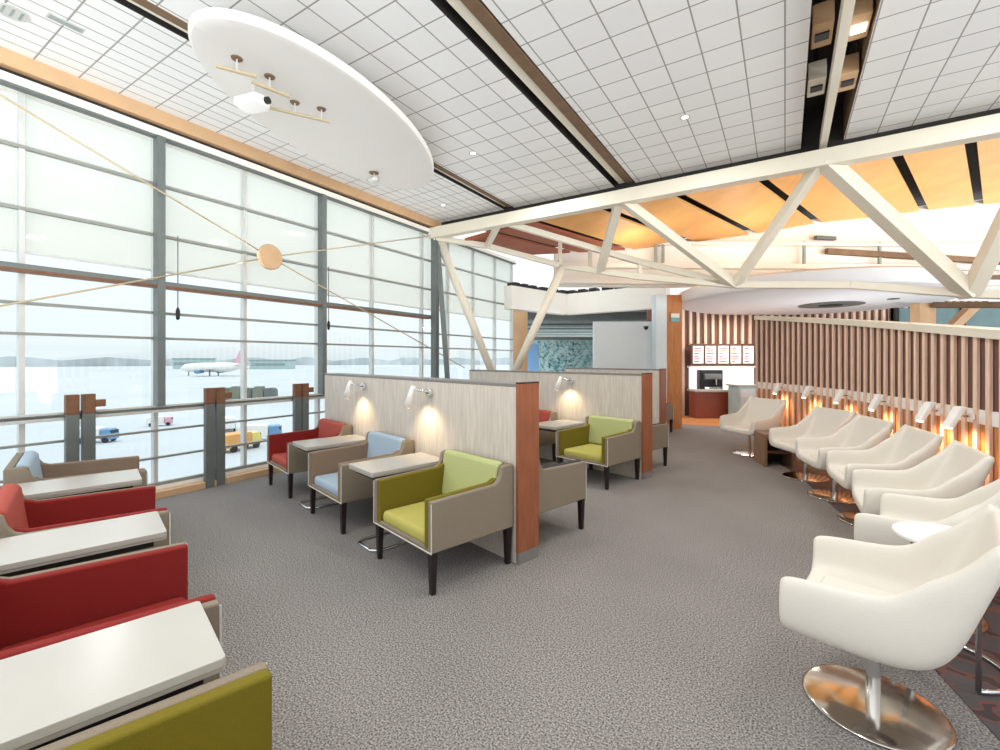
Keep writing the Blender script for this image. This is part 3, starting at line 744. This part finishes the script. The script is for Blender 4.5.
# booth lamps on the partition face
LG = 'reading lamps on the partitions'
def booth_lamp(a, b, label):
    t = thing('reading_lamp', label, 'lamp', B(a, b, 1.2), rB + math.pi, LG)       # local +x points out of the wall
    m = MB(); m.tube([(0, 0, 0), (0.03, 0, 0)], 0.045, 20); m.build('wall_plate', 'chrome', t, smooth=False, bevel=0.004)
    m = MB(); m.tube([(0.03, 0, 0.0), (0.09, 0, 0.02), (0.12, -0.05, 0.03), (0.12, -0.12, 0.03)], 0.010, 10); m.build('arm', 'chrome', t, smooth=True)
    m = MB(); m.tube([(0.12, -0.1, 0.06), (0.13, -0.13, -0.02), (0.14, -0.17, -0.13)], [0.02, 0.028, 0.036], 16); m.build('lamp_shade', 'white_lamp', t, smooth=True)
    m = MB(); m.tube([(0.14, -0.17, -0.128), (0.141, -0.172, -0.134)], 0.03, 16); m.build('bulb', 'glow', t)
    p = B(a - 0.20, b - 0.02, 1.1)
    lamp('reading_light', 'SPOT', B(a - 0.16, b + 0.05, 1.08), 6.5, (1, 0.74, 0.42), 0.03, target=B(a + 0.02, b, 0.74), spot=125, blend=0.8)
    return t
booth_lamp(2.34, 3.52, 'white reading lamp on the nearest partition above the table beside the lime armchair')
booth_lamp(2.34, 4.86, 'white reading lamp on the nearest partition, closer to the window')
booth_lamp(5.16, 4.14, 'white reading lamp on the second partition above the farther lime armchair')

# ------------------------------------------------------------------ armchairs
def armchair(label, loc, rz, seat, back, pad, group, shell='taupe'):
    t = thing('armchair', label, 'armchair', loc, rz, group); t.scale = (0.9, 1, 1)
    prof = [(0.40, 0.27), (0.40, 0.60), (-0.20, 0.615), (-0.235, 0.63), (-0.26, 0.665), (-0.275, 0.72), (-0.29, 0.735), (-0.40, 0.735), (-0.40, 0.27)]
    m = MB()
    for s in (-1, 1): m.prism(prof, 'y', s * 0.39, s * 0.345)
    m.box((-0.40, -0.35, 0.27), (-0.35, 0.35, 0.735)); m.box((-0.36, -0.35, 0.27), (0.395, 0.35, 0.305))
    m.build('shell', shell, t, bevel=0.012)
    padp = [(0.395, 0.275), (0.395, 0.605), (-0.19, 0.62), (-0.24, 0.64), (-0.30, 0.64), (-0.30, 0.275)]
    for s in (-1, 1):
        m = MB(); m.prism(padp, 'y', s * 0.344, s * 0.295); m.build('arm_pad', pad, t, bevel=0.012)
    m = MB(); m.box((-0.24, -0.29, 0.29), (0.385, 0.29, 0.385)); m.build('seat_cushion', seat, t, bevel=0.035, seg=3)
    m = MB(); m.prism([(-0.345, 0.30), (-0.22, 0.40), (-0.262, 0.72), (-0.29, 0.752), (-0.345, 0.752)], 'y', -0.335, 0.335); m.build('back_cushion', back, t, bevel=0.022, seg=3)
    m = MB()
    for s in (-1, 1): m.tube([(0.40, s * 0.388, 0.275), (0.40, s * 0.386, 0.588)], 0.004, 6)
    m.tube([(0.40, -0.388, 0.274), (0.40, 0.388, 0.274)], 0.005, 6); m.build('piping', 'piping', t)
    for sx in (-1, 1):
        for sy in (-1, 1):
            m = MB(); x, y = sx * 0.365, sy * 0.355
            vs = [m.bm.verts.new((x + i * w, y + j * w, z)) for z, w in ((0.0, 0.018), (0.272, 0.026)) for i, j in ((-1, -1), (1, -1), (1, 1), (-1, 1))]
            for f in ((3, 2, 1, 0), (4, 5, 6, 7), (0, 1, 5, 4), (1, 2, 6, 5), (2, 3, 7, 6), (3, 0, 4, 7)): m.bm.faces.new([vs[k] for k in f])
            m.build('leg', 'leg', t, bevel=0.003)
    return t

G1 = 'armchairs along the nearest partition'; G0 = 'armchairs at the left edge'; G2 = 'armchairs along the second partition'
lime = armchair('lime green and taupe armchair nearest the end post of the front partition', B(1.97, 2.80), rB + math.pi, 'lime_seat', 'lime', 'olive', G1)
blue = armchair('pale blue and taupe armchair between two tables on the front partition', B(1.97, 4.17), rB + math.pi, 'blue', 'blue', 'taupe_dark', G1)
red = armchair('coral red armchair next to the window on the front partition', B(1.97, 5.54), rB + math.pi, 'coral', 'coral', 'red', G1)
dup(lime, B(4.79, 3.42), rB + math.pi, 'smaller looking lime green armchair in front of the second partition', G2)
dup(red, B(4.79, 4.79), rB + math.pi, 'coral red armchair in front of the second partition, half hidden by the post', G2)
gch = armchair('taupe armchair with its back to the front partition, right of the end post', B(2.925, 2.86), rB, 'charcoal', 'charcoal', 'charcoal', 'armchairs facing away')
dup(gch, B(5.745, 3.55), rB, 'taupe armchair with its back to the second partition', 'armchairs facing away')
dup(gch, B(8.66, 4.95), rB, 'farthest taupe armchair, below the tall wood column', 'armchairs facing away')
for o_ in [dup(lime, B(0.0, 1.10), rB, 'olive green armchair cut off at the bottom left corner', G0)]: o_.scale.x = 1.0
r2 = armchair('dark red armchair between the nearest two white tables at left', B(-0.03, 2.34), rB, 'red', 'coral', 'red', G0); r2.scale.x = 1.0
dup(r2, B(-0.03, 3.72), rB, 'dark red armchair with coral back, farther of the two at left', G0)
dup(blue, B(-0.03, 5.08), rB, 'taupe armchair with pale blue back at the left edge by the window', G0).scale.x = 1.0

# ------------------------------------------------------------------ side tables in the booths
def side_table(label, loc, rz, group, w=0.42, d=0.70):
    t = thing('side_table', label, 'table', loc, rz, group)
    def rr(w2, d2, r, n=5):
        out = []
        for cx, cy, a0 in ((d2 - r, w2 - r, 0), (-d2 + r, w2 - r, 90), (-d2 + r, -w2 + r, 180), (d2 - r, -w2 + r, 270)):
            for k in range(n + 1): a = R(a0 + 90 * k / n); out.append((cx + r * math.cos(a), cy + r * math.sin(a)))
        return out
    m = MB(); m.prism(rr(w / 2, d / 2, 0.015), 'z', 0.618, 0.645); m.build('tabletop', 'white_top', t, bevel=0.003)
    m = MB(); m.prism(rr(w / 2 - 0.002, d / 2 - 0.002, 0.015), 'z', 0.606, 0.618); m.build('top_edging', 'edge', t)
    for s in (-1, 1):
        m = MB(); m.tube([(-0.24, s * (w / 2 - 0.06), 0.606), (-0.24, s * (w / 2 - 0.06), 0.012)], 0.012, 10); m.build('upright', 'chrome', t, smooth=True)
    y = w / 2 - 0.06
    m = MB(); m.tube([(-0.24, -y, 0.012), (0.26, -y, 0.012), (0.31, -y + 0.05, 0.012), (0.31, y - 0.05, 0.012), (0.26, y, 0.012), (-0.24, y, 0.012)], 0.012, 10); m.build('floor_loop', 'chrome', t, smooth=True)
    m = MB(); m.box((-0.27, -w / 2 + 0.04, 0.57), (0.30, w / 2 - 0.04, 0.606)); m.build('under_frame', 'dark', t)
    return t
TG = 'white side tables between the armchairs'
t0 = side_table('white side table between the lime and pale blue armchairs', B(1.95, 3.41), rB + math.pi, TG)
dup(t0, B(1.95, 4.79), rB + math.pi, 'white side table between the pale blue and coral armchairs', TG)
dup(t0, B(4.77, 4.03), rB + math.pi, 'white side table in front of the second partition', TG)
dup(t0, B(-0.05, 1.71), rB, 'largest white side table, beside the olive armchair at bottom left', TG)
dup(t0, B(-0.05, 3.01), rB, 'white side table between the two dark red armchairs at left', TG)
dup(t0, B(-0.05, 4.36), rB, 'white side table between the coral backed and blue backed armchairs at left', TG)

# ------------------------------------------------------------------ swivel chairs
def shell_mesh():
    # sections from the front edge over the seat to the top of the back:
    # inner centre (x, z), outer centre (x, z), half width, rim (x, z)
    prof = [(0.280, 0.405, 0.280, 0.352, 0.262, 0.277, 0.560), (0.258, 0.420, 0.262, 0.338, 0.266, 0.255, 0.582), (0.17, 0.422, 0.17, 0.336, 0.272, 0.17, 0.590),
            (0.06, 0.416, 0.06, 0.336, 0.275, 0.06, 0.596), (-0.05, 0.411, -0.07, 0.338, 0.276, -0.03, 0.604), (-0.13, 0.424, -0.168, 0.358, 0.276, -0.09, 0.622),
            (-0.185, 0.465, -0.235, 0.41, 0.274, -0.135, 0.658), (-0.23, 0.545, -0.282, 0.50, 0.27, -0.18, 0.705), (-0.27, 0.645, -0.318, 0.615, 0.27, -0.235, 0.745),
            (-0.312, 0.745, -0.355, 0.727, 0.268, -0.288, 0.80), (-0.348, 0.838, -0.388, 0.828, 0.266, -0.333, 0.862), (-0.362, 0.874, -0.396, 0.872, 0.262, -0.355, 0.885)]
    bm = bmesh.new(); rings = []
    for x, z, xo, zo, w, xr, zr in prof:
        half = []
        for y, k in ((w * 0.45, 0.0), (w * 0.82, 0.02), (w, 0.14), (w + 0.014, 0.5), (w + 0.026, 0.9)):
            half.append((y, x + (xr - x) * k, z + (zr - z) * k))
        half.append((w + 0.052, xr + (xr - xo) * 0.05, zr + (zr - zo) * 0.05))
        for y, k in ((w + 0.080, 0.92), (w + 0.088, 0.55), (w + 0.078, 0.16), (w + 0.03, 0.0), (w * 0.5, -0.01)):
            half.append((y, xo + (xr - xo) * k, zo + (zr - zo) * k))
        loop = [(0.0, x, z)] + half + [(0.0, xo, zo)] + [(-y, a, b_) for y, a, b_ in half[::-1]]
        rings.append([bm.verts.new((a, y, b_)) for y, a, b_ in loop])
    n = len(rings[0])
    for a, b_ in zip(rings, rings[1:]):
        for k in range(n): bm.faces.new((a[k], a[(k + 1) % n], b_[(k + 1) % n], b_[k]))
    for r in (rings[0], rings[-1]):          # close front and top edges with quads between the inner and outer lines
        for k in range(6):
            for sgn in (1, -1):
                q = [r[(sgn * k) % n], r[(sgn * (k + 1)) % n], r[(sgn * (12 - k - 1)) % n], r[(sgn * (12 - k)) % n]]
                q = [v for m_, v in enumerate(q) if v not in q[:m_]]
                if len(q) > 2: bm.faces.new(q)
    bmesh.ops.recalc_face_normals(bm, faces=bm.faces)
    return bm

def swivel_chair(label, loc, rz, group):
    t = thing('swivel_chair', label, 'chair', loc, rz, group)
    m = MB(); m.bm.free(); m.bm = shell_mesh()
    me = bpy.data.meshes.new('shell'); m.bm.to_mesh(me); m.bm.free(); me.materials.append(M['leather'])
    for f in me.polygons: f.use_smooth = True
    o = bpy.data.objects.new('shell', me); COL.objects.link(o); o.parent = t
    q = o.modifiers.new('sub', 'SUBSURF'); q.levels = 2; q.render_levels = 2
    m = MB(); m.box((-0.09, -0.205, 0.39), (0.215, 0.205, 0.434)); m.build('seat_cushion', 'leather', t, bevel=0.022, seg=3)
    m = MB(); m.lathe([(0, 0.36), (0.12, 0.36), (0.12, 0.34), (0.027, 0.315), (0.027, 0.012), (0, 0.012)], 28); m.build('column', 'chrome', t, smooth=False, bevel=0.002)
    m = MB(); m.lathe([(0, 0.016), (0.05, 0.016), (0.245, 0.012), (0.255, 0.008), (0.257, 0.004), (0.253, 0.0), (0, 0.0)], 56); m.build('disc_base', 'brushed', t, smooth=True)
    return t
CH = [((1.616, 1.97), (-.7, .71), 'nearest white swivel chair on a round steel base at right'),
      ((2.56, 2.73), (-.63, .78), 'second white swivel chair from the camera, behind the round side table'),
      ((3.02, 3.40), (-.85, .52), 'third white swivel chair from the camera in the curved row'),
      ((3.43, 4.2), (-.92, .39), 'fourth white swivel chair, middle of the curved row'),
      ((3.67, 4.98), (-.97, .25), 'fifth white swivel chair from the camera in the curved row'),
      ((3.9, 5.8), (-1, 0.0), 'sixth white swivel chair, just nearer than the brown cube table'),
      ((3.98, 7.26), (-.95, -.3), 'farthest white swivel chair, beyond the brown cube table')]
first = None
for (x, y), f, lab in CH:
    rz = math.atan2(f[1], f[0])
    if first is None: first = swivel_chair(lab, (x, y, 0.004), rz, 'white swivel chairs in the curved row')
    else: dup(first, (x, y, 0.004), rz, lab)

# round side table with a loop base
t = thing('round_table', 'round white side table with chrome loop base between the nearest white chairs', 'table', (2.2, 2.25, 0.004), R(45))
m = MB(); m.lathe([(0, 0.605), (0.185, 0.605), (0.2, 0.612), (0.2, 0.625), (0.195, 0.63), (0, 0.63)], 48); m.build('tabletop', 'white_lamp', t, bevel=0.002)
m = MB(); m.tube([(0.22 * math.cos(R(a)), 0.22 * math.sin(R(a)), 0.012) for a in range(-150, 151, 10)], 0.011, 10); m.build('floor_loop', 'chrome', t, smooth=True)
for s in (-1, 1):
    x, y = 0.22 * math.cos(R(150)), s * 0.22 * math.sin(R(150))
    m = MB(); m.tube([(x, y, 0.012), (x, y, 0.57), (x + 0.05, y, 0.605)], 0.011, 10); m.build('upright', 'chrome', t, smooth=True)
# brown cube table
t = thing('cube_table', 'brown wood cube table between the two farthest white chairs', 'table', (3.95, 6.56, 0.004), R(-10))
m = MB(); m.box((-0.2, -0.2, 0.38), (0.2, 0.2, 0.45)); m.build('tabletop', 'cube_wood', t, bevel=0.006)
for s in (-1, 1):
    m = MB(); m.box((s * 0.2 - 0.02 * (s > 0) * 2, -0.2, 0), (s * 0.2 + 0.04 * (s < 0), 0.2, 0.38)); m.build('side_panel', 'cube_wood', t, bevel=0.004)
m = MB(); m.box((-0.16, 0.14, 0.0), (0.16, 0.18, 0.38)); m.build('back_panel', 'leg', t)
m = MB(); m.box((-0.16, -0.18, 0.18), (0.16, 0.14, 0.21)); m.build('shelf', 'wood_dark', t)

# white wall lamps on the slat screen
def near_path(u):
    best = min(range(len(cp)), key=lambda i: abs(500 + F * cp[i].x / cp[i].y - u))
    p = cp[best]; d = (cp[min(best + 1, len(cp) - 1)] - cp[max(best - 1, 0)]).normalized()
    return p, Vector((-d.y, d.x, 0))
WL = ['nearest', 'second', 'third', 'fourth', 'fifth', 'farthest']
for i, u in enumerate((978, 946, 893, 852, 818, 787)):
    p, n = near_path(u)
    c = p + n * 0.05; an = math.atan2(n.y, n.x)
    w = WL[i]
    t = thing('wall_lamp', f'{w} white tilted wall lamp on the slat screen, counted from the camera', 'lamp', Vector((c.x, c.y, 1.04)), an, 'wall lamps on the slat screen'); t.scale = (0.88, 0.88, 0.88)
    m = MB(); m.box((-0.02, -0.03, -0.03), (0.005, 0.03, 0.03)); m.build('wall_plate', 'white_lamp', t, bevel=0.004)
    m = MB(); m.tube([(0.0, 0, 0), (0.09, 0, 0.0)], 0.010, 8); m.build('arm', 'chrome', t)
    m = MB()
    m.prism([(0.14, -0.11), (0.19, -0.10), (0.10, 0.09), (0.04, 0.09)], 'y', -0.055, 0.055); m.build('lamp_shade', 'white_lamp', t, bevel=0.012)
    m = MB(); m.box((0.15, -0.04, -0.119), (0.175, 0.04, -0.108)); m.build('bulb', 'glow', t)
    q = p + n * 0.14
    lamp('wall_light', 'SPOT', (q.x, q.y, 0.93), 13, (1, 0.66, 0.34), 0.06, target=(p.x - n.x * 0.02, p.y - n.y * 0.02, 0.45), spot=130, blend=0.9)

# ------------------------------------------------------------------ suspended oval ceiling panel
EC = A(-4.08, 3.30, 3.97)
ov = thing('oval_ceiling_panel', 'large white oval panel hung below the tiled ceiling', 'ceiling panel', EC, rA + 0.30)
m = MB(); m.lathe([(0, 0.0), (0.94, 0.0), (0.985, 0.012), (1.0, 0.04), (1.0, 0.075), (0.97, 0.1), (0, 0.1)], 96, sx=0.76, sy=1.73); m.build('disc', 'panel_white', ov, bevel=0.004)
for x, y in ((-0.3, -0.7), (0.3, -0.7), (-0.3, 0.7), (0.3, 0.7)):
    m = MB(); m.tube([(x, y, 0.1), (x, y, HC - EC.z)], 0.02, 8); m.build('hanger', 'steel', ov)
def oval_pt(u, v, z):
    Y = F * (z - EYE) / (HOR - v); return at(u, v, Y)
def track(p, q, stems, label, mm='rod'):
    c = (p + q) / 2
    t = thing('spotlight_track', label, 'light track', Vector((c.x, c.y, 3.86)), 0, 'spotlight tracks under the oval panel')
    o = t.location
    m = MB(); m.bar(p - o, q - o, 0.03, 0.02); m.build('track_bar', mm, t, bevel=0.003)
    for f in stems:
        a = p.lerp(q, f) - o
        m = MB(); m.tube([a, a + Vector((0, 0, 0.12))], 0.007, 8); m.build('stem', 'alu', t)
        m = MB(); m.lathe([(0, 0.1), (0.04, 0.1), (0.05, 0.12), (0, 0.12)], 16, c=a); m.build('ceiling_rose', 'brown_recess', t)
track(oval_pt(216, 66, 3.86), oval_pt(257, 77, 3.86), (0.5,), 'tan spotlight track under the oval panel, farthest left')
track(oval_pt(252, 82, 3.86), oval_pt(290, 97, 3.86), (0.45,), 'tan spotlight track under the oval panel, above the white projector')
track(oval_pt(270, 108, 3.86), oval_pt(330, 122, 3.86), (0.4, 0.85), 'tan spotlight track under the oval panel, farthest right')
pj = thing('projector', 'white projector hanging under the oval panel', 'projector', oval_pt(253, 103, 3.8), R(-15))
m = MB(); m.prism([(-0.14, -0.08), (0.10, -0.10), (0.14, -0.03), (0.14, 0.05), (0.08, 0.10), (-0.12, 0.10), (-0.15, 0.04)], 'z', -0.04, 0.04); m.build('body', 'white_lamp', pj, bevel=0.018, seg=3)
m = MB(); m.tube([(0.14, 0.0, 0.0), (0.17, 0.0, 0.0)], 0.03, 14); m.build('lens', 'black', pj)
m = MB(); m.tube([(0, 0, 0.04), (0, 0, 0.18)], 0.014, 8); m.build('stem', 'alu', pj)
fx = thing('ceiling_spotlight', 'small grey spotlight under the far end of the oval panel', 'spotlight', oval_pt(374, 172, 3.98), 0)
m = MB(); m.lathe([(0, -0.02), (0.06, -0.02), (0.07, 0.0), (0, 0.0)], 20); m.build('ceiling_rose', 'brown_recess', fx)
m = MB(); m.tube([(0, 0, -0.02), (0, 0, -0.08)], 0.01, 8); m.build('stem', 'alu', fx)
m = MB(); m.tube([(-0.09, 0.03, -0.10), (0.05, -0.02, -0.09)], [0.035, 0.045], 16); m.build('head', 'alu', fx, smooth=True)

# ceiling downlights and vents
def downlight(u, v, label):
    p = oval_pt(u, v, HC)
    t = thing('ceiling_downlight', label, 'downlight', p, rA, 'downlights in the tiled ceiling')
    m = MB(); m.lathe([(0.035, -0.006), (0.055, -0.006), (0.055, 0.002), (0.035, 0.002), (0.035, -0.006)], 24); m.build('ring', 'alu', t)
    m = MB(); m.lathe([(0, -0.003), (0.035, -0.003), (0.035, 0.002), (0, 0.002)], 20); m.build('lens', 'downglow', t)
downlight(685, 117, 'small round downlight in the tiled ceiling above the truss middle')
downlight(473, 153, 'small round downlight in the tiled ceiling right of the oval panel')
downlight(443, 205, 'small round downlight in the tiled ceiling near the window corner')
for i, (u, v) in enumerate(((66, 23), (12, 12))):
    t = thing('ceiling_vent', 'grey slot vent in the ceiling nearest the oval panel' if i == 0 else 'grey round speaker vent at the top left of the ceiling', 'vent', oval_pt(u, v, HC), rA)
    m = MB()
    if i == 0: m.box((-0.04, -0.11, -0.006), (0.04, 0.11, 0.002))
    else: m.lathe([(0, -0.006), (0.1, -0.006), (0.1, 0.002), (0, 0.002)], 24)
    m.build('frame', 'alu', t)
    m = MB()
    if i == 0:
        for k in (-0.02, 0.0, 0.02): m.box((k - 0.005, -0.1, -0.009), (k + 0.005, 0.1, -0.006))
    else:
        for k in (-0.05, 0, 0.05): m.box((-0.06, k - 0.008, -0.009), (0.06, k + 0.008, -0.006))
    m.build('grille', 'louvre_pale', t)

# ------------------------------------------------------------------ added interior fill lights
# bare discs added under the ceiling as interior fill for the lounge
for x, y in ((-3.1, 0.3), (-3.1, 5.9), (-0.9, 0.5), (-0.9, 3.0), (-0.9, 5.4), (2.0, 3.0), (2.0, 5.4)):
    lamp('ceiling_fill', 'AREA', A(x, y, HC - 0.02), 25, (1, 0.97, 0.91), 0.4, rot=(0, 0, 0))
# fill added beside the window wall to brighten the ceiling, without fixtures
for y in (0.3, 1.7, 3.1, 4.5, 5.9):
    p = A(-5.55, y, 2.42)
    lamp('window_side_fill', 'AREA', p, 5.5, (0.97, 0.99, 1.0), 0.12, target=A(-2.6, y, HC), size_y=1.2)
# fill added above the bar canopy to brighten the bulkhead and wood ceiling
for s in (1.5, 4.0, 6.5, 9.0):
    p = bk(s, 3.35, 0.9)
    lamp('bulkhead_fill', 'AREA', p, 9, (1, 0.95, 0.86), 0.5, target=p + Vector((0.0, -0.1, 1)))
for s in (2.5, 6.0):
    p = bk(s, 3.5, 1.6)
    lamp('bulkhead_fill', 'POINT', p, 7, (1, 0.95, 0.86), 0.25)
lamp('bar_fill', 'AREA', (6.0, 11.2, 2.65), 45, (1, 0.88, 0.75), 0.8, rot=(0, 0, 0))
lamp('bar_fill', 'AREA', (7.0, 8.9, 0.5), 34, (0.92, 0.97, 1.0), 1.0, rot=(R(180), 0, 0))  # added upward fill that brightens the canopy soffit
